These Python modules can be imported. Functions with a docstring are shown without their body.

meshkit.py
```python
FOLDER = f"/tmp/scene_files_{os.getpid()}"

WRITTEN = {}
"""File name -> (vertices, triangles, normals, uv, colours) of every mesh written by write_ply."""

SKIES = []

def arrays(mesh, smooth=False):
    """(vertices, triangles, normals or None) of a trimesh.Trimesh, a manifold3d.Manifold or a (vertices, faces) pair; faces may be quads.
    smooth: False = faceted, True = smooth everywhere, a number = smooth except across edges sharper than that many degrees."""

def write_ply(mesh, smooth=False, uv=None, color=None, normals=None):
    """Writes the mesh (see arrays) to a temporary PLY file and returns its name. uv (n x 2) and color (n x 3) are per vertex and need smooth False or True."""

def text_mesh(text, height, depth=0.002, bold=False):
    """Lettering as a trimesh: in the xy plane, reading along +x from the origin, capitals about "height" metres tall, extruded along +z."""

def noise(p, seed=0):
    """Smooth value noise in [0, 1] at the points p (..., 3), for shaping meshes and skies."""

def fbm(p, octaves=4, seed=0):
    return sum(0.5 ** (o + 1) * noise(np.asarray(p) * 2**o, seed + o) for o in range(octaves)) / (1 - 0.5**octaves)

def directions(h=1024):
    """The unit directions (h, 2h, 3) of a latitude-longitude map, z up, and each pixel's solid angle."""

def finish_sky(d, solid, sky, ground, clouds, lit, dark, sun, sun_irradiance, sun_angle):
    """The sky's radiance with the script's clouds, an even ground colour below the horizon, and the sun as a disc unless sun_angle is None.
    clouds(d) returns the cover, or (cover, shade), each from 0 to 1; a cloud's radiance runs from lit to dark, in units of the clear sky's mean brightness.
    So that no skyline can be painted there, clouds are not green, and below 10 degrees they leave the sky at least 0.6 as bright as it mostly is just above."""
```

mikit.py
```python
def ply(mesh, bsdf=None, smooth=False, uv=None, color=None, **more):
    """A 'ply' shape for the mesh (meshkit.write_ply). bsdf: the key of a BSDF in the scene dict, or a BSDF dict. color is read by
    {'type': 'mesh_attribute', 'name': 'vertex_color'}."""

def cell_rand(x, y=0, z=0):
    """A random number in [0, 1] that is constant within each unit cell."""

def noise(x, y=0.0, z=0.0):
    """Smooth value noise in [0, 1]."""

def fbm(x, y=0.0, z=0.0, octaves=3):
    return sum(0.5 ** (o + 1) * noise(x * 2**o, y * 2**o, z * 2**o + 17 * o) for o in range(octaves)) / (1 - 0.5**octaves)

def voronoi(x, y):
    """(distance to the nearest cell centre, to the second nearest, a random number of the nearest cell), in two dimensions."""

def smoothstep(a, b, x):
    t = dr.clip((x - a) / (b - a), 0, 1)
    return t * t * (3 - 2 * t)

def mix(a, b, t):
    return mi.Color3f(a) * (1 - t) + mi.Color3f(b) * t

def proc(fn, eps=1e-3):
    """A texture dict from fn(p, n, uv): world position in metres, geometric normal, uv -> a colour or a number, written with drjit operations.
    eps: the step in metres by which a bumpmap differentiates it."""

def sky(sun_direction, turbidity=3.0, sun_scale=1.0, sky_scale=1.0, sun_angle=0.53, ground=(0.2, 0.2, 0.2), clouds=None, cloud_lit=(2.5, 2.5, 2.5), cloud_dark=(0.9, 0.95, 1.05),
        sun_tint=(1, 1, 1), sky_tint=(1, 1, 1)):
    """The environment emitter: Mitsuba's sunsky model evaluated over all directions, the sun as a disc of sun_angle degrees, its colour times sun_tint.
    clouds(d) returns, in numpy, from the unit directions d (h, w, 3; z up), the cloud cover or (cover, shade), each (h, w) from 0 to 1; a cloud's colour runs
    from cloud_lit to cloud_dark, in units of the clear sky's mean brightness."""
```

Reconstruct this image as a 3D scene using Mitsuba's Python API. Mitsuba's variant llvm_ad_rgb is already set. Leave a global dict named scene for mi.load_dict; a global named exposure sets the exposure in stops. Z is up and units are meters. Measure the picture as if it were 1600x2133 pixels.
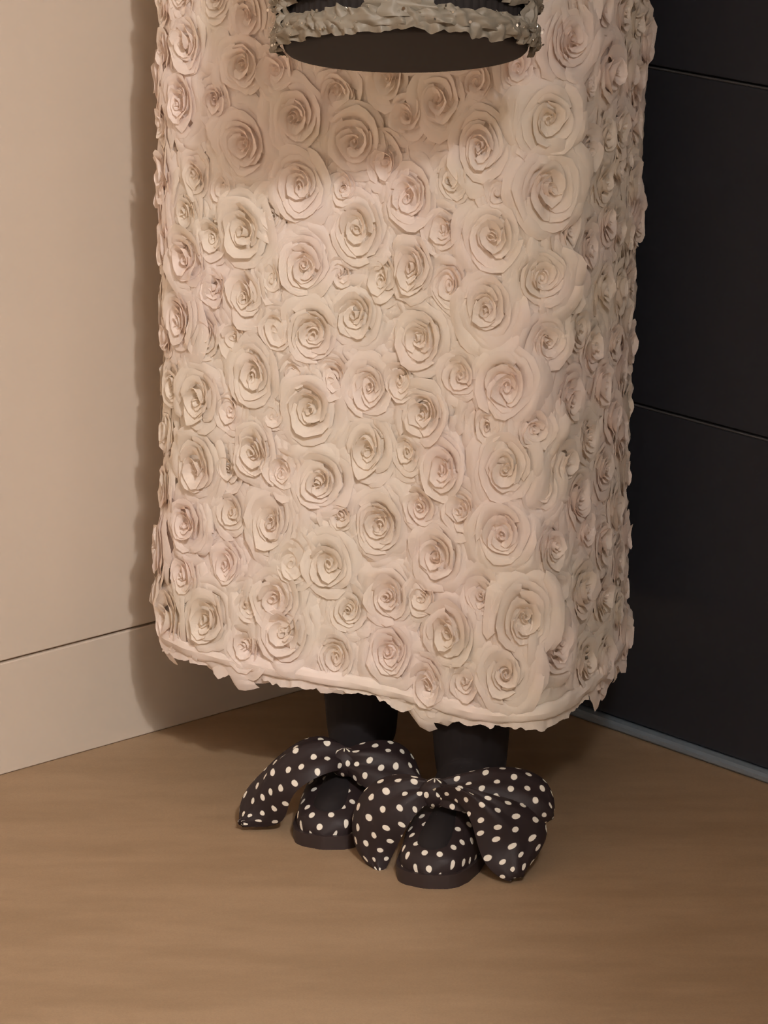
import math, random
import numpy as np, trimesh, manifold3d as m3
import drjit as dr
import mitsuba as mi
import mikit, meshkit
from mikit import noise, fbm, smoothstep, mix
from scipy.interpolate import CubicSpline, splprep, splev

T = mi.ScalarTransform4f
random.seed(7)
RNG = np.random.default_rng(7)
scene, labels = {}, {}

# ---------------------------------------------------------------- camera, light, exposure
W, H, FOC = 1600, 2133, 8410.0
CAM_H, PITCH = 1.55, math.radians(16.4)
exposure = 1.41
scene['camera'] = {
    'type': 'perspective', 'fov': math.degrees(2 * math.atan(W / 2 / FOC)), 'fov_axis': 'x', 'near_clip': 0.05, 'far_clip': 60.0,
    'to_world': T().look_at(origin=[0, 0, CAM_H], target=[0, math.cos(PITCH), CAM_H - math.sin(PITCH)], up=[0, 0, 1])}
LAMP_POS, LAMP_R = (0.60, 1.00, 2.46), 0.045  # lamp out of view, placed to light the corner and cast the bag shadow
LAMP_RAD = (815.0, 775.0, 760.0)
PANEL_POS, PANEL_SIZE = (0.60, 0.75), 0.60  # light panel out of view, placed to lift the shadows from the front
PANEL_RAD = (30.0, 28.2, 27.0)
scene['unseen_ceiling_lamp__globe'] = {'type': 'sphere', 'center': list(LAMP_POS), 'radius': LAMP_R,
                                'emitter': {'type': 'area', 'radiance': {'type': 'rgb', 'value': list(LAMP_RAD)}}}
labels['unseen_ceiling_lamp'] = {'label': 'small round ceiling lamp out of view, placed to light the corner and skirt', 'category': 'lamp'}


def rect(x0, y0, x1, y1, z):
    return trimesh.Trimesh([(x0, y0, z), (x0, y1, z), (x1, y1, z), (x1, y0, z)], [[0, 1, 2], [0, 2, 3]], process=False)   # faces down


_h = PANEL_SIZE / 2
scene['unseen_ceiling_panel__diffuser'] = mikit.ply(rect(PANEL_POS[0] - _h, PANEL_POS[1] - _h, PANEL_POS[0] + _h, PANEL_POS[1] + _h, 2.585), {'type': 'diffuse'},
                                             emitter={'type': 'area', 'radiance': {'type': 'rgb', 'value': list(PANEL_RAD)}})
labels['unseen_ceiling_panel'] = {'label': 'square ceiling light panel out of view, placed to soften the shadows', 'category': 'lamp'}


def at(x, y, d):
    """The point at horizontal distance d (world y) that lies on the ray of the photograph's pixel."""
    u, v = (x - W / 2) / FOC, (y - H / 2) / FOC
    r = np.array([u, math.cos(PITCH) - v * math.sin(PITCH), -math.sin(PITCH) - v * math.cos(PITCH)])
    return np.array([0, 0, CAM_H]) + r * (d / r[1])


# ---------------------------------------------------------------- materials
def two(b):
    return {'type': 'twosided', 'bsdf': b}


def principled(col, rough=0.6, **k):
    return two({'type': 'principled', 'base_color': {'type': 'rgb', 'value': list(col)} if isinstance(col, (tuple, list)) else col, 'roughness': rough, **k})


def floor_col(p, n, uv):
    s = fbm(p.x * 5 + 3, p.y * 16, 0.5, 4)
    q = fbm(p.x * 14, p.y * 50, 2.5, 3)
    g = noise(p.x * 900, p.y * 900)
    c = mix((0.300, 0.203, 0.122), (0.355, 0.246, 0.153), smoothstep(0.25, 0.75, 0.75 * s + 0.25 * q))
    return c * (0.96 + 0.08 * g)


def wall_col(p, n, uv):
    s = fbm(p.x * 3, p.y * 3, p.z * 3, 3)
    return mix((0.60, 0.52, 0.43), (0.64, 0.55, 0.46), s)


def rose_col(p, n, uv):
    s = fbm(p.x * 14 + 5, p.y * 14, p.z * 14, 3)
    return mix((0.81, 0.745, 0.655), (0.845, 0.755, 0.70), smoothstep(0.3, 0.7, s))


def dots_col(p, n, uv):
    # staggered printed dots on the cloth; uv is in metres along and across it
    sp = 0.0150
    row = dr.floor(uv.y / sp)
    x = uv.x / (sp * 1.25) + 0.5 * (row - 2 * dr.floor(row / 2))
    col = dr.floor(x)
    cx = 0.5 + 0.22 * (mikit.cell_rand(col, row, 1) - 0.5)
    cy = 0.5 + 0.22 * (mikit.cell_rand(col, row, 2) - 0.5)
    dx, dy = (x - col - cx) * sp * 1.25, (uv.y / sp - row - cy) * sp
    t = 1 - smoothstep(0.00285, 0.0037, dr.sqrt(dx * dx + dy * dy))
    return mix((0.022, 0.014, 0.015), (0.80, 0.77, 0.68), t)


scene['mat_floor'] = principled(mikit.proc(floor_col), 0.55, specular=0.25)
scene['mat_wall'] = principled(mikit.proc(wall_col), 0.7, specular=0.2)
scene['mat_ceiling'] = principled((0.84, 0.82, 0.79), 0.9)
scene['mat_rose'] = two({'type': 'diffuse', 'reflectance': mikit.proc(rose_col)})
scene['mat_petal'] = {'type': 'principledthin', 'base_color': mikit.proc(rose_col), 'roughness': 1.0, 'diff_trans': 0.28, 'spec_trans': 0.0, 'eta': 1.05}
scene['mat_dots'] = principled(mikit.proc(dots_col), 0.55, specular=0.3, sheen=0.3)
scene['mat_blackcloth'] = principled((0.014, 0.010, 0.012), 0.6, specular=0.3, sheen=0.3)
scene['mat_tights'] = principled((0.016, 0.013, 0.014), 0.8, sheen=0.5, specular=0.2)
scene['mat_rubber'] = principled((0.028, 0.018, 0.018), 0.5)
scene['mat_bag'] = principled((0.022, 0.018, 0.017), 0.85, sheen=0.4, specular=0.2)
scene['mat_ruffle'] = principled((0.215, 0.190, 0.148), 0.5, specular=0.4, sheen=0.4)
scene['mat_sequin'] = principled((0.80, 0.77, 0.70), 0.22, metallic=1.0)
scene['mat_gloss'] = principled((0.031, 0.034, 0.044), 0.36, specular=0.35)
scene['mat_steel'] = principled((0.27, 0.34, 0.41), 0.35, metallic=0.2, specular=0.6)
scene['mat_edge'] = principled((0.075, 0.075, 0.080), 0.4)
scene['mat_gap'] = principled((0.02, 0.018, 0.016), 0.9)
scene['mat_skin'] = principled((0.62, 0.42, 0.32), 0.5)
scene['mat_hair'] = principled((0.03, 0.02, 0.015), 0.5)
scene['mat_white'] = principled((0.8, 0.78, 0.74), 0.5)


def put(key, mesh, mat, smooth=False, **k):
    base, n = key, 0
    while key in scene:
        n += 1
        key = f'{base}_{n:03d}'
    scene[key] = mikit.ply(mesh, mat, smooth, **k)
    return key


def cat(ms):
    return trimesh.util.concatenate(ms)


# ---------------------------------------------------------------- room
CORNER = np.array([0.04, 4.64])
DA = np.array([-0.751, -0.661]); DA /= np.linalg.norm(DA)     # along the pale wall
DB = np.array([0.672, -0.741]); DB /= np.linalg.norm(DB)      # along the black wall
NA = np.array([-DA[1], DA[0]]); NA = NA if NA @ (np.zeros(2) - CORNER) > 0 else -NA
NB = np.array([-DB[1], DB[0]]); NB = NB if NB @ (np.zeros(2) - CORNER) > 0 else -NB
CEIL = 2.6


def wall_box(d, n, s0, s1, z0, z1, t0, t1, bevel=0.0):
    """box along wall direction d from s0 to s1, from z0 to z1, from t0 to t1 off the wall's face along n"""
    b = m3.Manifold.cube([s1 - s0, t1 - t0, z1 - z0])
    if bevel:
        c = m3.CrossSection([[(0, 0), (t1 - t0 - bevel, 0), (t1 - t0, bevel), (t1 - t0, z1 - z0 - bevel), (t1 - t0 - bevel, z1 - z0), (0, z1 - z0)]])
        b = m3.Manifold.extrude(c, s1 - s0)      # x=t, y=z, z=s
        m = b.to_mesh(); v = np.array(m.vert_properties[:, :3]); v = v[:, [2, 0, 1]]
        mesh = trimesh.Trimesh(v, np.array(m.tri_verts), process=False)
    else:
        m = b.to_mesh(); mesh = trimesh.Trimesh(np.array(m.vert_properties[:, :3]), np.array(m.tri_verts), process=False)
    v = np.array(mesh.vertices)
    w = np.empty_like(v)
    w[:, :2] = CORNER + np.outer(v[:, 0] + s0, d) + np.outer(v[:, 1] + t0, n)
    w[:, 2] = v[:, 2] + z0
    mesh = trimesh.Trimesh(w, mesh.faces, process=False)
    mesh.fix_normals()
    return mesh


def structure(key, mesh, mat, **k):
    labels[put(key, mesh, mat, **k)] = {'kind': 'structure'}


LEN = 6.2
quad = [CORNER - 0.2 * DA - 0.2 * DB, CORNER + LEN * DA - 0.2 * DB, CORNER + LEN * DA + LEN * DB, CORNER + LEN * DB - 0.2 * DA]


def slab(z0, z1):
    v = [(x, y, z) for z in (z0, z1) for x, y in quad]
    m = trimesh.Trimesh(v, [[0, 2, 1], [0, 3, 2], [4, 5, 6], [4, 6, 7], [0, 1, 5], [0, 5, 4], [1, 2, 6], [1, 6, 5], [2, 3, 7], [2, 7, 6], [3, 0, 4], [3, 4, 7]], process=False)
    m.fix_normals()
    return m


structure('floor', slab(-0.1, 0.0), 'mat_floor')
structure('ceiling', slab(CEIL, CEIL + 0.1), 'mat_ceiling')
JOINT = 0.131
structure('wall_left', wall_box(DA, NA, -0.1, LEN, JOINT + 0.0014, CEIL, -0.02, 0.0, 0.0012), 'mat_wall')
structure('baseboard_left', wall_box(DA, NA, -0.1, LEN, 0.0, JOINT - 0.0014, -0.02, 0.0005, 0.0012), 'mat_wall')
structure('wall_behind_left', wall_box(DA, NA, -0.1, LEN, 0.0, CEIL, -0.10, -0.02), 'mat_gap')
structure('wall_right', wall_box(DB, NB, -0.1, LEN, 0.0, CEIL, -0.12, -0.022), 'mat_gap')
zs = [0.0125, 0.3895, 0.7735, 1.157, 1.540, 1.924, 2.30, CEIL]
for i in range(len(zs) - 1):
    put('wall_right__panel', wall_box(DB, NB, -0.02, 5.2, zs[i] + (0.001 if i else 0), zs[i + 1] - 0.0035, -0.022, 0.0, 0.0012), 'mat_gloss')
    put('wall_right__pale_edge_line', wall_box(DB, NB, -0.02, 5.2, zs[i + 1] - 0.0033, zs[i + 1] - 0.0012, -0.022, 0.0006, 0.0008), 'mat_edge')  # thin paler grey line along the upper edge of each panel
structure('trim_1', cat([wall_box(DB, NB, -0.02, LEN, 0.0, 0.0105, -0.02, 0.012, 0.003)]), 'mat_steel')
structure('wall_right_far', wall_box(DB, NB, 5.2, LEN, 0.0, CEIL, -0.022, 0.0), 'mat_ceiling')  # out of view, kept pale to bounce light into the corner
# the two unseen walls behind the photographer close the room, pale to bounce light
C2 = CORNER
structure('wall_back', wall_box(DB, NB, -0.1, LEN, 0.0, CEIL, LEN, LEN + 0.1), 'mat_ceiling')
structure('wall_front', wall_box(DA, NA, -0.1, LEN, 0.0, CEIL, LEN, LEN + 0.1), 'mat_ceiling')
UNSEEN_PIER_X = 0.470  # pier out of view, placed to shade the right of the floor and skirt
structure('unseen_wall_pier', trimesh.creation.box(bounds=[[UNSEEN_PIER_X, 1.75, 0], [1.5, 1.95, CEIL]]), 'mat_ceiling')
fr = m3.Manifold.cube([PANEL_SIZE + .04, PANEL_SIZE + .04, .022], True) - m3.Manifold.cube([PANEL_SIZE, PANEL_SIZE, .05], True).translate([0, 0, -.012 + -.01])
g = fr.translate([PANEL_POS[0], PANEL_POS[1], CEIL - .011]).to_mesh()
put('unseen_ceiling_panel__frame', trimesh.Trimesh(np.array(g.vert_properties[:, :3]), np.array(g.tri_verts), process=False), 'mat_white')
lx, ly, lz = LAMP_POS
stem = trimesh.creation.cylinder(0.008, CEIL - lz - LAMP_R + 0.002, sections=20); stem.apply_translation([lx, ly, (CEIL + lz + LAMP_R) / 2 - 0.001])
put('unseen_ceiling_lamp__stem', stem, 'mat_white', 30)
rose = trimesh.creation.cylinder(0.05, 0.02, sections=32); rose.apply_translation([lx, ly, CEIL - 0.01])
put('unseen_ceiling_lamp__ceiling_plate', rose, 'mat_white', 30)

# ---------------------------------------------------------------- the skirt's shape
SKZ0, SKZ1 = 0.160, 1.02
UPV = np.array([[0, 0, 1.0]])
PLAN = np.array([(-.236, 4.250), (-.20, 4.160), (-.06, 4.085), (.095, 4.010), (.160, 4.000), (.205, 4.050), (.243, 4.16), (.268, 4.28),
                 (.215, 4.365), (.10, 4.42), (-.05, 4.41), (-.175, 4.34)])
tck, _ = splprep(np.vstack([PLAN, PLAN[:1]]).T, s=0.0, per=True)
_u = np.linspace(0, 1, 2001)
_xy = np.array(splev(_u, tck)).T
_arc = np.r_[0, np.cumsum(np.linalg.norm(np.diff(_xy, axis=0), axis=1))]
PERIM = _arc[-1]
CENT = _xy[:-1].mean(0)


def plan(a):
    u = np.interp(np.mod(a, PERIM), _arc, _u)
    return np.moveaxis(np.array(splev(u, tck)), 0, -1)


def skirt(a, z):
    a, z = np.broadcast_arrays(np.asarray(a, float), np.asarray(z, float))
    p = plan(a)
    top = np.clip((z - 0.93) / 0.22, 0, 1)
    sc = (1.0 + 0.012 * np.cos(z * 7)) * (1 - 0.30 * top ** 2)
    r = p - CENT
    ln = np.linalg.norm(r, axis=-1, keepdims=True)
    fold = 0.004 * np.sin(a * 2 * np.pi * 7 / PERIM + 1.3 * z) * np.clip((1.0 - z) * 2, 0, 1)
    q = CENT + np.stack([0.015 * (z - 0.2), 0 * z], -1) + r * (sc + fold / ln[..., 0])[..., None]
    dip = 0.017 * np.exp(-((p - [0.12, 4.02]) ** 2).sum(-1) / 0.15 ** 2) * np.clip(1 - (z - SKZ0) / 0.12, 0, 1)
    return np.concatenate([q, (z - dip)[..., None]], -1)


def frame(a, z):
    e = 2e-3
    P = skirt(a, z)
    tu = skirt(a + e, z) - skirt(a - e, z); tu /= np.linalg.norm(tu)
    tz = skirt(a, z + e) - skirt(a, z - e); tz /= np.linalg.norm(tz)
    n = np.cross(tu, tz); n /= np.linalg.norm(n)
    if n[:2] @ (P[:2] - CENT) < 0:
        n = -n
    return P, tu, tz, n


def tube_grid(pts, closed_u=True):
    """quads over a grid (rows, cols, 3) that is closed along the columns"""
    r, c, _ = pts.shape
    i = np.arange(r - 1)[:, None] * c; j = np.arange(c if closed_u else c - 1)[None, :]
    k = (j + 1) % c
    q = np.stack([i + j, i + k, i + c + k, i + c + j], -1).reshape(-1, 4)
    return trimesh.Trimesh(pts.reshape(-1, 3), np.vstack([q[:, [0, 1, 2]], q[:, [0, 2, 3]]]), process=False)


aa = np.linspace(0, PERIM, 260, endpoint=False)
zz = np.concatenate([np.linspace(SKZ0, 1.0, 120), np.linspace(1.01, 1.12, 14)])
A, Z = np.meshgrid(aa, zz)
P = skirt(A, Z)
nrm = np.concatenate([P[..., :2] - CENT, np.zeros_like(P[..., :1])], -1); nrm /= np.linalg.norm(nrm, axis=-1, keepdims=True)
P = P + nrm * (0.012 * (meshkit.fbm(P * 60, 3) - 0.5))[..., None]
put('person__skirt', tube_grid(P), 'mat_rose', True)
labels['person__skirt'] = {'label': 'cream straight skirt covered in fabric rosettes'}

# ---------------------------------------------------------------- rosettes
def petal(r, tilt, h, w, th, z0, rng, nu=7, nv=5):
    a = np.linspace(-1, 1, nu)[None, :]; v = np.linspace(0, 1, nv)[:, None]
    hh = h * (1 - 0.30 * np.abs(a) ** 3) * (1 + 0.10 * np.sin(a * 5 + rng.uniform(0, 6)))
    tl = tilt * (0.55 + 0.65 * v) + 0.10 * np.sin(a * 4 + rng.uniform(0, 6))
    rad = r + hh * v * np.sin(tl) + 0.0030 * a
    z = z0 + hh * v * np.cos(tl)
    ang = th + a * w * (1 + 0.1 * v)
    return tube_grid(np.stack([rad * np.cos(ang), rad * np.sin(ang), z + 0 * ang], -1), False)


def rosette(rng):
    ms = []
    # the bud: a short scroll of ribbon
    t = np.linspace(0, 2 * np.pi * 1.6, 26)[None, :]; v = np.linspace(0, 1, 4)[:, None]
    e = rng.uniform(0.6, 0.9)
    rad = 0.0012 + 0.0030 * t / (2 * np.pi) + 0.0012 * v
    z = 0.004 + 0.0080 * v * (1 - .15 * np.sin(t * 1.3)) - 0.0004 * t
    ms.append(tube_grid(np.stack([rad * np.cos(t) * e, rad * np.sin(t), z + 0 * t], -1), False))
    cx, cy = rng.normal(0, 0.0015, 2)
    for r, n, tilt, h, z0 in ((0.0070, 2, 0.50, 0.0105, 0.0030), (0.0115, 3, 0.75, 0.0115, 0.0022), (0.0165, 3, 1.00, 0.0125, 0.0015), (0.0215, 4, 1.20, 0.0140, 0.0008), (0.0262, 5, 1.42, 0.0180, 0.0)):
        t0 = rng.uniform(0, 6.28)
        cx, cy = np.array([cx, cy]) * 0.6 + rng.normal(0, 0.0010, 2)
        for k in range(n):
            w = np.pi / n * rng.uniform(1.05, 1.5)
            p = petal(r * rng.uniform(0.9, 1.1), tilt * rng.uniform(0.85, 1.12), h * rng.uniform(0.8, 1.2), w, t0 + 2 * np.pi * k / n + rng.uniform(-.25, .25), z0 + rng.uniform(0, .0012), rng, 9, 5)
            p.apply_translation([cx, cy, 0])
            ms.append(p)
    m = cat(ms)
    m.vertices = m.vertices + 0.0042 * (np.stack([meshkit.noise(m.vertices * 95, i + int(rng.integers(1000))) for i in range(3)], -1) - 0.5)
    return m


ROSES = [mikit.ply(rosette(np.random.default_rng(100 + i)), 'mat_petal', True) for i in range(14)]
FRONT = [(620, 240), (520, 300), (385, 215), (745, 290), (390, 390), (630, 385), (520, 480), (640, 545), (520, 620), (860, 405), (870, 555), (1010, 300), (1030, 490),
         (750, 480), (1020, 640), (655, 690), (400, 690), (885, 700), (1060, 800), (535, 780), (650, 850), (890, 860), (780, 935), (1060, 970), (540, 940), (670, 1000),
         (930, 975), (420, 970), (575, 1085), (800, 1090), (400, 1090), (1050, 1110), (690, 1170), (920, 1160), (345, 1140), (1090, 1280), (815, 1240), (580, 1240),
         (440, 1310), (350, 1260), (945, 1320), (600, 1385), (1055, 1415), (820, 1370), (1150, 1340), (775, 800), (1140, 240), (1140, 390), (750, 650), (400, 540), (430, 830),
         (400, 90), (510, 130), (1180, 80), (1260, 150)]
# the photograph's rosettes as places on the skirt: nearest point of the skirt's front to each sight line
gA, gZ = np.meshgrid(np.linspace(-0.10, 0.62, 400), np.linspace(0.12, 0.98, 400))
gP = skirt(gA, gZ) - [0, 0, CAM_H]
dep = gP[..., 1] * math.cos(PITCH) - gP[..., 2] * math.sin(PITCH)
gx = W / 2 + FOC * gP[..., 0] / dep
gy = H / 2 + FOC * (-gP[..., 2] * math.cos(PITCH) - gP[..., 1] * math.sin(PITCH)) / dep
spots = []
for x, y in FRONT:
    k = np.argmin((gx - x) ** 2 + (gy - y) ** 2)
    spots.append((gA.flat[k], max(gZ.flat[k], SKZ0 + 0.050), 1))
A0, A1 = -0.16, 0.74
rng = np.random.default_rng(3)
for dist in (0.058, 0.050, 0.044, 0.0385):
    for _ in range(6000):
        a, z = rng.uniform(A0, A1), rng.uniform(SKZ0 + 0.006, 0.985)
        if z < SKZ0 + 0.028 and plan(a)[0] < 0.215: continue
        if all((a - s[0]) ** 2 + ((z - s[1]) * 0.85) ** 2 > dist ** 2 for s in spots):
            spots.append((a, z, 0))
print('rosettes', len(spots), 'perimeter', PERIM)
rng = np.random.default_rng(5)
for i, (a, z, big) in enumerate(spots):
    P0, tu, tz, n = frame(a, z)
    s = rng.uniform(0.98, 1.14) if big else rng.uniform(0.78, 1.05)
    roll, ty = rng.uniform(0, 2 * np.pi), rng.uniform(-0.2, 0.2, 2) * (1 if big else 1.7)
    c, si = math.cos(roll), math.sin(roll)
    R = np.array([[c, -si, 0], [si, c, 0], [0, 0, 1]])
    F = np.stack([tu * s * rng.uniform(0.88, 1.0), tz * s * rng.uniform(1.05, 1.3), n * s * (1.25 if big else 1.1)], 1)
    M = np.eye(4)
    M[:3, :3] = F @ np.array([[1, 0, ty[0]], [0, 1, ty[1]], [0, 0, 1]]) @ R
    M[:3, 3] = P0 + n * (0.001 if big else -0.001)
    scene['person__skirt__rosette' + (f'_{i:03d}' if i else '')] = {**ROSES[i % len(ROSES)], 'to_world': T(M)}

# the hem: a rolled band and a ragged ruffle under it
na = 640
a = np.linspace(0, PERIM, na, endpoint=False)
rng = np.random.default_rng(9)
def nz(f, k): return meshkit.fbm(np.stack([a * f, np.full(na, k * 2.3), np.full(na, 0.7)], -1), 3, 40 + k)
base = skirt(a, SKZ0 + 0.010 + 0.006 * (nz(14, 1) - 0.5))
out = np.concatenate([base[:, :2] - CENT, np.zeros((na, 1))], 1); out /= np.linalg.norm(out, axis=1, keepdims=True)
lowe = 0.006 + 0.034 * np.clip(nz(38, 2) - 0.22, 0, 1) + 0.010 * np.clip(nz(170, 6) - 0.35, 0, 1)
rows = []
for v in np.linspace(0, 1, 6):
    off = 0.003 + 0.002 * v + 0.007 * v * (nz(110, 3) - 0.5) * 2
    rows.append(base + out * off[:, None] - UPV * (v * lowe)[:, None])
put('person__skirt__hem_ruffle', tube_grid(np.array(rows)), 'mat_petal', True)
rows = []
for t in np.linspace(0, 2 * np.pi, 11):
    rr = 0.0062 * (0.55 + 0.9 * meshkit.fbm(np.stack([a * 55, np.full(na, 2 + 1.2 * math.cos(t)), np.full(na, 2 + 1.2 * math.sin(t))], -1), 3, 11))
    rows.append(base + out * (0.005 + rr * math.cos(t) * 0.8)[:, None] + UPV * (rr * math.sin(t) * 1.5)[:, None])
put('person__skirt__hem_band', tube_grid(np.array(rows)), 'mat_rose', True)

# ---------------------------------------------------------------- the person
def ball(c, r, n=1):
    s = trimesh.creation.icosphere(n, r)
    return s.vertices + np.asarray(c)


def limb(pts):
    out = []
    for (p, r), (q, s) in zip(pts[:-1], pts[1:]):
        out.append(m3.Manifold.hull_points(np.vstack([ball(p, r, 2), ball(q, s, 2)])))
    return out


def blend(parts, edge=0.012, it=10):
    m = m3.Manifold.batch_boolean(parts, m3.OpType.Add).refine_to_length(edge)
    g = m.to_mesh()
    t = trimesh.Trimesh(np.array(g.vert_properties[:, :3]), np.array(g.tri_verts), process=True)
    trimesh.smoothing.filter_taubin(t, iterations=it)
    return t


BX, BY = 0.035, 4.235
FACE = np.array([-0.25, -0.968, 0.0])
SIDE = np.array([0.968, -0.25, 0.0])
UP = np.array([0, 0, 1.0])


def B(s, f, z):
    return np.array([BX, BY, 0]) + SIDE * s + FACE * f + UP * z


TOE = [np.array([-0.065, 4.003, 0.0]), np.array([0.043, 3.892, 0.0])]
FDIR = [np.array([-0.22, -0.975, 0]), np.array([-0.27, -0.963, 0])]
ANK = [TOE[i] - FDIR[i] / np.linalg.norm(FDIR[i]) * 0.185 + UP * 0.095 for i in (0, 1)]
legs = []
for i, sd in ((0, -1), (1, 1)):
    hip, knee = B(sd * 0.09, 0, 0.86), B(sd * 0.085, 0.02, 0.47)
    legs += limb([(hip, 0.085), (knee, 0.056), (ANK[i] * 0.45 + knee * 0.55, 0.052), (ANK[i] + UP * 0.03, 0.040), (ANK[i] - UP * 0.02, 0.036)])
    d = FDIR[i] / np.linalg.norm(FDIR[i])
    legs += limb([(ANK[i] - UP * 0.03, 0.032), (TOE[i] - d * 0.08 + UP * 0.036, 0.022), (TOE[i] - d * 0.035 + UP * 0.030, 0.018)])
tor = limb([(B(0, 0, 0.93), 0.125), (B(0, 0, 1.06), 0.105), (B(0, 0, 1.22), 0.115), (B(0, 0, 1.34), 0.09)])
for s in (-1, 1):
    tor += limb([(B(s * .06, 0, .92), .10), (B(s * .05, 0, 1.05), .09), (B(s * .06, .0, 1.25), .095), (B(s * .13, 0, 1.33), .055)])
BAGC = np.array([0.022, 3.80, 0.905])
HAND = np.array([0.02, 3.905, 1.16])
arms = []
for s in (-1, 1):
    wr = HAND + SIDE * s * 0.075 - FACE * 0.02
    arms += limb([(B(s * .155, 0, 1.34), .048), (B(s * .215, -0.01, 1.09), .040), (wr, .025)])
    pc = HAND + SIDE * s * 0.045 + UP * 0.005
    arms += limb([(wr, .023), (pc, .024)])
    for k in range(4):                                   # fingers closed round the handle
        o = pc + FACE * (0.020 - 0.013 * k) * 1.0 - SIDE * s * 0.012
        arms += limb([(o + UP * .012, .0085), (o - SIDE * s * 0.024 + UP * .014, .008), (o - SIDE * s * .030 - UP * .008, .0075), (o - SIDE * s * .016 - UP * .018, .007)][:4])
    arms += limb([(pc + UP * .01 - FACE * .02, .009), (pc + UP * .026 - SIDE * s * .02, .0085), (pc + UP * .026 - SIDE * s * .042, .008)])
hd = limb([(B(0, 0, 1.34), .052), (B(0, 0.015, 1.43), .050)])
hd += [m3.Manifold.hull_points(np.vstack([ball(B(0, 0.01, 1.56), .084, 2), ball(B(0, -0.02, 1.565), .084, 2), ball(B(0, 0.055, 1.465), .030, 2), ball(B(.03, .03, 1.47), .03, 2), ball(B(-.03, .03, 1.47), .03, 2)]))]
hd += limb([(B(0, .088, 1.555), .009), (B(0, .108, 1.518), .012)])
hd += limb([(B(-.02, .086, 1.487), .006), (B(.02, .086, 1.487), .006)])
for s in (-1, 1):
    hd += limb([(B(s * .083, -.01, 1.56), .014), (B(s * .083, -.012, 1.525), .011)])
body = blend(legs + tor + arms + hd, 0.014, 8)
put('person__body', body, 'mat_skin', True)
labels['person'] = {'label': 'person standing in the corner in cream rosette skirt, black tights and polka dot bow shoes', 'category': 'person'}
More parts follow.
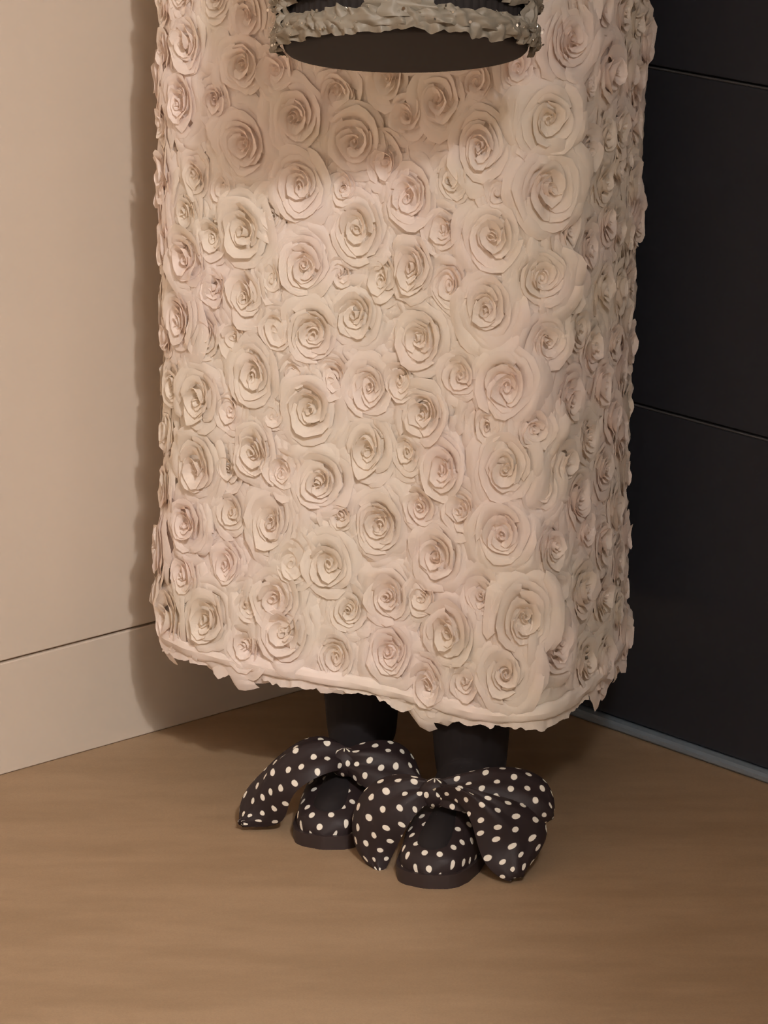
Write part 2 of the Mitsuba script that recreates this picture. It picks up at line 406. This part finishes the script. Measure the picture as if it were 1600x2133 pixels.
# tights: the legs and hips of the same body, a little larger
tights = blend([m.warp_batch(lambda v: v) if False else m for m in legs], 0.010, 8)
tights.vertices = tights.vertices + tights.vertex_normals * 0.0025
put('person__tights', tights, 'mat_tights', True)
labels['person__tights'] = {'label': 'black tights on the ankles'}
bl = blend(tor + [m for s in (-1, 1) for m in limb([(B(s * .155, 0, 1.34), .050), (B(s * .215, -0.01, 1.09), .043), (HAND + SIDE * s * 0.105 - FACE * .05, .032)])], 0.014, 8)
bl.vertices = bl.vertices + bl.vertex_normals * 0.006
put('person__blouse', bl, 'mat_bag', True)
hair = blend([m3.Manifold.hull_points(np.vstack([ball(B(0, -0.005, 1.585), .094, 2), ball(B(0, -0.045, 1.56), .088, 2), ball(B(0, -.055, 1.45), .07, 2)]))], 0.012, 4)
put('person__hair', hair, 'mat_hair', True)

# ---------------------------------------------------------------- shoes with bows
def grid_uv(pts, closed):
    """per-vertex uv in metres: along the columns and along the rows"""
    du = np.linalg.norm(np.diff(pts, axis=1), axis=-1).mean(0); dv = np.linalg.norm(np.diff(pts, axis=0), axis=-1).mean(1)
    u = np.r_[0, np.cumsum(du)]; v = np.r_[0, np.cumsum(dv)]
    return np.stack(np.meshgrid(u, v), -1).reshape(-1, 2)


def shoe(i):
    d = FDIR[i] / np.linalg.norm(FDIR[i]); s = np.array([-d[1], d[0], 0]);
    if s[0] < 0: s = -s
    # plan: half-widths along the length, toe (0) to heel (0.235)
    L = np.array([0.0, 0.004, 0.012, 0.03, 0.06, 0.09, 0.13, 0.17, 0.205, 0.226, 0.235])
    w = np.array([0.0005, 0.018, 0.029, 0.036, 0.040, 0.039, 0.034, 0.030, 0.029, 0.021, 0.004])
    hgt = np.array([0.002, 0.014, 0.022, 0.028, 0.038, 0.050, 0.058, 0.060, 0.064, 0.066, 0.06])
    l = np.linspace(0, 0.235, 48) ** 1.0
    wi, hi = np.interp(l, L, w), np.interp(l, L, hgt)
    SOLE = 0.015
    ph = np.linspace(0, np.pi, 25)
    rows = []
    for x, ww, h in zip(l, wi, hi):
        c = TOE[i] - d * x
        cs, sn = np.cos(ph), np.sin(ph)
        cs = np.sign(cs) * np.abs(cs) ** 0.7; sn = np.abs(sn) ** 0.6
        rows.append(c + np.outer(cs * ww, s) + np.outer(SOLE - 0.002 + sn * h, UP))
    rows = np.array(rows)
    arc = np.concatenate([np.zeros((len(rows), 1)), np.cumsum(np.linalg.norm(np.diff(rows, axis=1), axis=-1), 1)], 1)
    ridge = np.r_[0, np.cumsum(np.linalg.norm(np.diff(rows[:, 12], axis=0), axis=-1))]
    uv = np.stack([arc - arc[:, -1:] / 2 + 0.4 + 0.1 * i, np.repeat(ridge[:, None], rows.shape[1], 1)], -1).reshape(-1, 2)
    mesh = tube_grid(rows, False); mesh.fix_normals()
    key = put('person__shoe', mesh, 'mat_dots', True, uv=uv)
    # sole with a rounded rim
    poly = np.vstack([np.outer(-l, d) + np.outer(wi + 0.003, s), (np.outer(-l, d) - np.outer(wi + 0.003, s))[::-1]])[:, :2] + TOE[i][:2] + d[:2] * 0.003
    m = m3.Manifold.extrude(m3.CrossSection([poly.tolist()], m3.FillRule.NonZero), SOLE)
    g = m.to_mesh()
    put(key + '__sole', trimesh.Trimesh(np.array(g.vert_properties[:, :3]), np.array(g.tri_verts)), 'mat_rubber', 40)
    return key


def spline(pts, n):
    pts = np.asarray(pts, float)
    t = np.r_[0, np.cumsum(np.linalg.norm(np.diff(pts, axis=0), axis=1))]
    return CubicSpline(t / t[-1], pts)(np.linspace(0, 1, n))


def leaf(U, L, front=0.012, back=-0.004, n=22, m=13, pleat=0.0, seed=0):
    """a puffed ribbon loop between two edges given by (pixel x, pixel y, distance) points; closed front and back"""
    U = spline([at(*p) for p in U], n); L = spline([at(*p) for p in L], n)
    v = np.linspace(0, 1, m)
    base = U[:, None] * (1 - v)[None, :, None] + L[:, None] * v[None, :, None]
    nr = np.cross(np.gradient(base, axis=0), np.gradient(base, axis=1)); nr /= np.linalg.norm(nr, axis=-1, keepdims=True) + 1e-12
    if nr[n // 2, m // 2] @ np.array([0, -1, 0.3]) < 0: nr = -nr
    s = np.linspace(0, 1, n)[:, None]
    prof = np.sin(np.pi * v)[None, :] ** 0.7 * (0.35 + 0.65 * np.sin(np.pi * np.clip(s * 0.9 + 0.08, 0, 1)) ** 0.7)
    pl = pleat * np.sin(v[None, :] * np.pi * 4.5 + seed + 1.5 * s) * np.exp(-1.6 * s) * np.sin(np.pi * v)[None, :]
    F = base + nr * (front * prof + pl)[..., None]
    Bk = base + nr * (back * prof)[..., None]
    loop = np.concatenate([F, Bk[:, ::-1]], 1)
    mesh = tube_grid(loop, True)
    # close both ends
    caps = []
    for r in (0, n - 1):
        ids = r * 2 * m + np.arange(2 * m)
        for k in range(m - 1):
            a_, b_, c_, d_ = ids[k], ids[k + 1], ids[2 * m - 2 - k], ids[2 * m - 1 - k]
            f = [[a_, b_, c_], [a_, c_, d_]]
            caps += f if r == 0 else [x[::-1] for x in f]
    mesh = trimesh.Trimesh(mesh.vertices, np.vstack([mesh.faces, caps]), process=False)
    uvF, uvB = grid_uv(F, False).reshape(n, m, 2), grid_uv(Bk, False).reshape(n, m, 2)
    uv = np.concatenate([uvF, uvB[:, ::-1] + 0.037], 1).reshape(-1, 2) + np.array([0.013 * seed, 0.007 * seed])
    mesh.fix_normals()
    return mesh, uv


def knot(p, r, seed):
    s = trimesh.creation.icosphere(3, 1.0)
    v = s.vertices * np.array(r)
    v *= (1 + 0.10 * (meshkit.noise(v * 90, seed) - 0.5))[:, None]
    uv = np.stack([np.arctan2(v[:, 0], -v[:, 1]) * r[0], v[:, 2]], 1) + 0.2
    return trimesh.Trimesh(v + p, s.faces, process=False), uv


sh = [shoe(0), shoe(1)]
labels[sh[0]] = {'label': 'black polka dot shoe with a large bow, farther from the black wall'}
labels[sh[1]] = {'label': 'black polka dot shoe with a large bow, nearer the black wall'}
BOWS = [
    # the farther shoe: outer loop, inner loop
    (sh[0], [((716, 1562, 4.085), (650, 1538, 4.10), (570, 1588, 4.09), (517, 1640, 4.08), (500, 1719, 4.055)),
             ((716, 1606, 4.06), (655, 1622, 4.03), (612, 1655, 4.03), (598, 1690, 4.04), (508, 1721, 4.05))], 0.016, 1),
    (sh[0], [((716, 1562, 4.085), (775, 1543, 4.08), (835, 1550, 4.09), (868, 1590, 4.07), (880, 1640, 4.05)),
             ((716, 1606, 4.06), (760, 1640, 4.04), (800, 1660, 4.03), (845, 1668, 4.03), (878, 1645, 4.045))], 0.014, 2),
    # the nearer shoe: inner loop hanging to a point, outer upper loop, outer lower tail
    (sh[1], [((895, 1628, 3.975), (840, 1612, 3.985), (765, 1640, 3.99), (735, 1700, 3.985), (792, 1818, 3.945)),
             ((900, 1672, 3.955), (872, 1690, 3.945), (850, 1720, 3.94), (826, 1765, 3.945), (800, 1816, 3.942))], 0.014, 3),
    (sh[1], [((905, 1628, 3.975), (980, 1606, 3.99), (1080, 1600, 4.00), (1135, 1625, 3.99), (1140, 1690, 3.97)),
             ((905, 1672, 3.955), (960, 1690, 3.94), (1030, 1698, 3.94), (1090, 1712, 3.94), (1136, 1715, 3.96))], 0.016, 4),
    (sh[1], [((915, 1640, 3.965), (1010, 1652, 3.94), (1095, 1678, 3.945), (1139, 1722, 3.95), (1124, 1775, 3.93), (1088, 1822, 3.912)),
             ((915, 1668, 3.95), (970, 1690, 3.925), (990, 1740, 3.915), (1004, 1785, 3.91), (1025, 1815, 3.905), (1062, 1836, 3.90))], 0.016, 5),
]
for key, (U, L), fr, sd in BOWS:
    m, uv = leaf(U, L, fr, -0.004, pleat=0.0055, seed=sd)
    put(key + '__bow_loop', m, 'mat_dots', True, uv=uv)
for key, p, sd in ((sh[0], at(718, 1588, 4.065), 1), (sh[1], at(906, 1652, 3.96), 2)):
    m, uv = knot(p, (0.017, 0.013, 0.016), sd)
    put(key + '__bow_knot', m, 'mat_dots', True, uv=uv)

# ---------------------------------------------------------------- the bag
BR, BH, TILT = 0.1165, 0.21, math.radians(20)
BT = np.array([[1, 0, 0], [0, math.cos(TILT), math.sin(TILT)], [0, -math.sin(TILT), math.cos(TILT)]])   # local z leans away from the camera
BASE = at(846, 112, 3.80)


def bag_pt(v):
    return np.asarray(v) @ BT.T + BASE


th = np.linspace(0, 2 * np.pi, 360, endpoint=False)
prof = [(0.0005, 0.0), (BR * .5, 0.0), (BR - .012, 0.0), (BR - .004, 0.0012), (BR - .001, 0.004), (BR, 0.009), (BR, 0.05), (BR, 0.10), (BR, 0.15), (BR - .002, BH - .006), (BR - .008, BH), (0.0005, BH)]
rows = []
for k, (r, z) in enumerate(prof):
    rr = r + (0.0007 * np.cos(th * 90) if 5 <= k <= 9 else 0)
    rows.append(np.stack([rr * np.cos(th), rr * np.sin(th), np.full(360, z)], -1))
bm = tube_grid(np.array(rows)); bm.vertices = bag_pt(bm.vertices); bm.fix_normals()
put('handbag__body', bm, 'mat_bag', 40)
labels['handbag'] = {'label': 'black drum-shaped bag with silvery grey ruffled trim held in front of the rosette skirt', 'category': 'bag'}


def ruffle(curve, outw, across, width, seed, n, amp=0.007, lift=0.004):
    """a gathered strip along a curve (n,3) with outward and across directions (n,3), ragged at both edges"""
    t = np.arange(n)
    s = np.r_[0, np.cumsum(np.linalg.norm(np.diff(curve, axis=0), axis=1))]
    rows = []
    def nz(f, k): return meshkit.fbm(np.stack([s * f, np.full(n, k * 1.7), np.full(n, seed * 3.1)], -1), 3, seed)
    e0, e1 = 0.45 + 1.1 * nz(70, 1), 0.45 + 1.1 * nz(70, 2)
    mid = 0.35 * width * (nz(28, 3) - 0.5)
    for v in np.linspace(-1, 1, 11):
        w = (e1 if v > 0 else e0) * v * width / 2 + mid
        o = lift + amp * (0.5 + 0.5 * np.sin(s * 300 + 2.0 * v + 26 * nz(22, 4))) * (0.35 + 0.65 * abs(v)) + 0.006 * (1 - v * v) + 0.010 * (nz(70, 5 + v) - 0.5)
        rows.append(curve + outw * o[:, None] + across * w[:, None])
    return tube_grid(np.array(rows), False)


def ring(z, width, seed):
    n = 460
    t = np.linspace(np.pi - 0.22, 2 * np.pi + 0.22, n)
    o = np.stack([np.cos(t), np.sin(t), 0 * t], -1)
    parts = [ruffle(o * BR + [0, 0, z], o, np.tile([0, 0, 1.0], (n, 1)), width * f, seed + k, n, lift=l) for k, (f, l) in enumerate(((1.0, 0.001), (0.6, 0.004)))]
    m = cat(parts); m.vertices = bag_pt(m.vertices)
    return m


def upright(phi, z0, z1, width, seed):
    n = 120
    z = np.linspace(z0, z1, n)
    o = np.tile([math.cos(phi), math.sin(phi), 0], (n, 1)); ac = np.tile([-math.sin(phi), math.cos(phi), 0], (n, 1))
    parts = [ruffle(o * BR + np.stack([0 * z, 0 * z, z], -1), o, ac, width * f, seed + k, n, lift=l) for k, (f, l) in enumerate(((1.0, 0.001), (0.6, 0.005)))]
    m = cat(parts); m.vertices = bag_pt(m.vertices)
    return m


RZ = [0.0135, 0.049, 0.085, 0.121, 0.157, 0.192]
for k, z in enumerate(RZ):
    put('handbag__ruffle_trim', ring(z, 0.026, 20 + 5 * k), 'mat_ruffle', True)
for k, ph in enumerate((-90, -22, -158, 46, 134, 90)):
    put('handbag__ruffle_strip', upright(math.radians(ph - (3 if k == 0 else 0)), 0.012, 0.195, 0.066 if k in (0,) else 0.018, 60 + 4 * k), 'mat_ruffle', True)
rng = np.random.default_rng(12)
sq = []
for k in range(160):
    ph, z = rng.uniform(np.pi, 2 * np.pi), RZ[rng.integers(0, 2)] + rng.uniform(-.010, .010)
    d = trimesh.creation.cylinder(rng.uniform(.0008, .0017), .0004, sections=8)
    d.apply_transform(trimesh.transformations.euler_matrix(*rng.uniform(0, 6, 3)))
    r = BR + rng.uniform(.010, .015)
    d.apply_translation([r * math.cos(ph), r * math.sin(ph), z])
    sq.append(d)
sq = cat(sq); sq.vertices = bag_pt(sq.vertices)
key = put('handbag__sequins', sq, 'mat_sequin')
labels[key] = {'kind': 'stuff', 'label': 'tiny glinting sequins on the grey ruffle'}
hp = spline([bag_pt([-.07, 0, BH - .004]), bag_pt([-.06, 0, BH + .04]), HAND + [-.03, 0, -.0345], HAND + [.03, 0, -.0345], bag_pt([.06, 0, BH + .04]), bag_pt([.07, 0, BH - .004])], 40)
hm = trimesh.creation.sweep_polygon(__import__('shapely').Point(0, 0).buffer(0.006, 6), hp, engine='earcut')
put('handbag__handle', hm, 'mat_bag', 40)
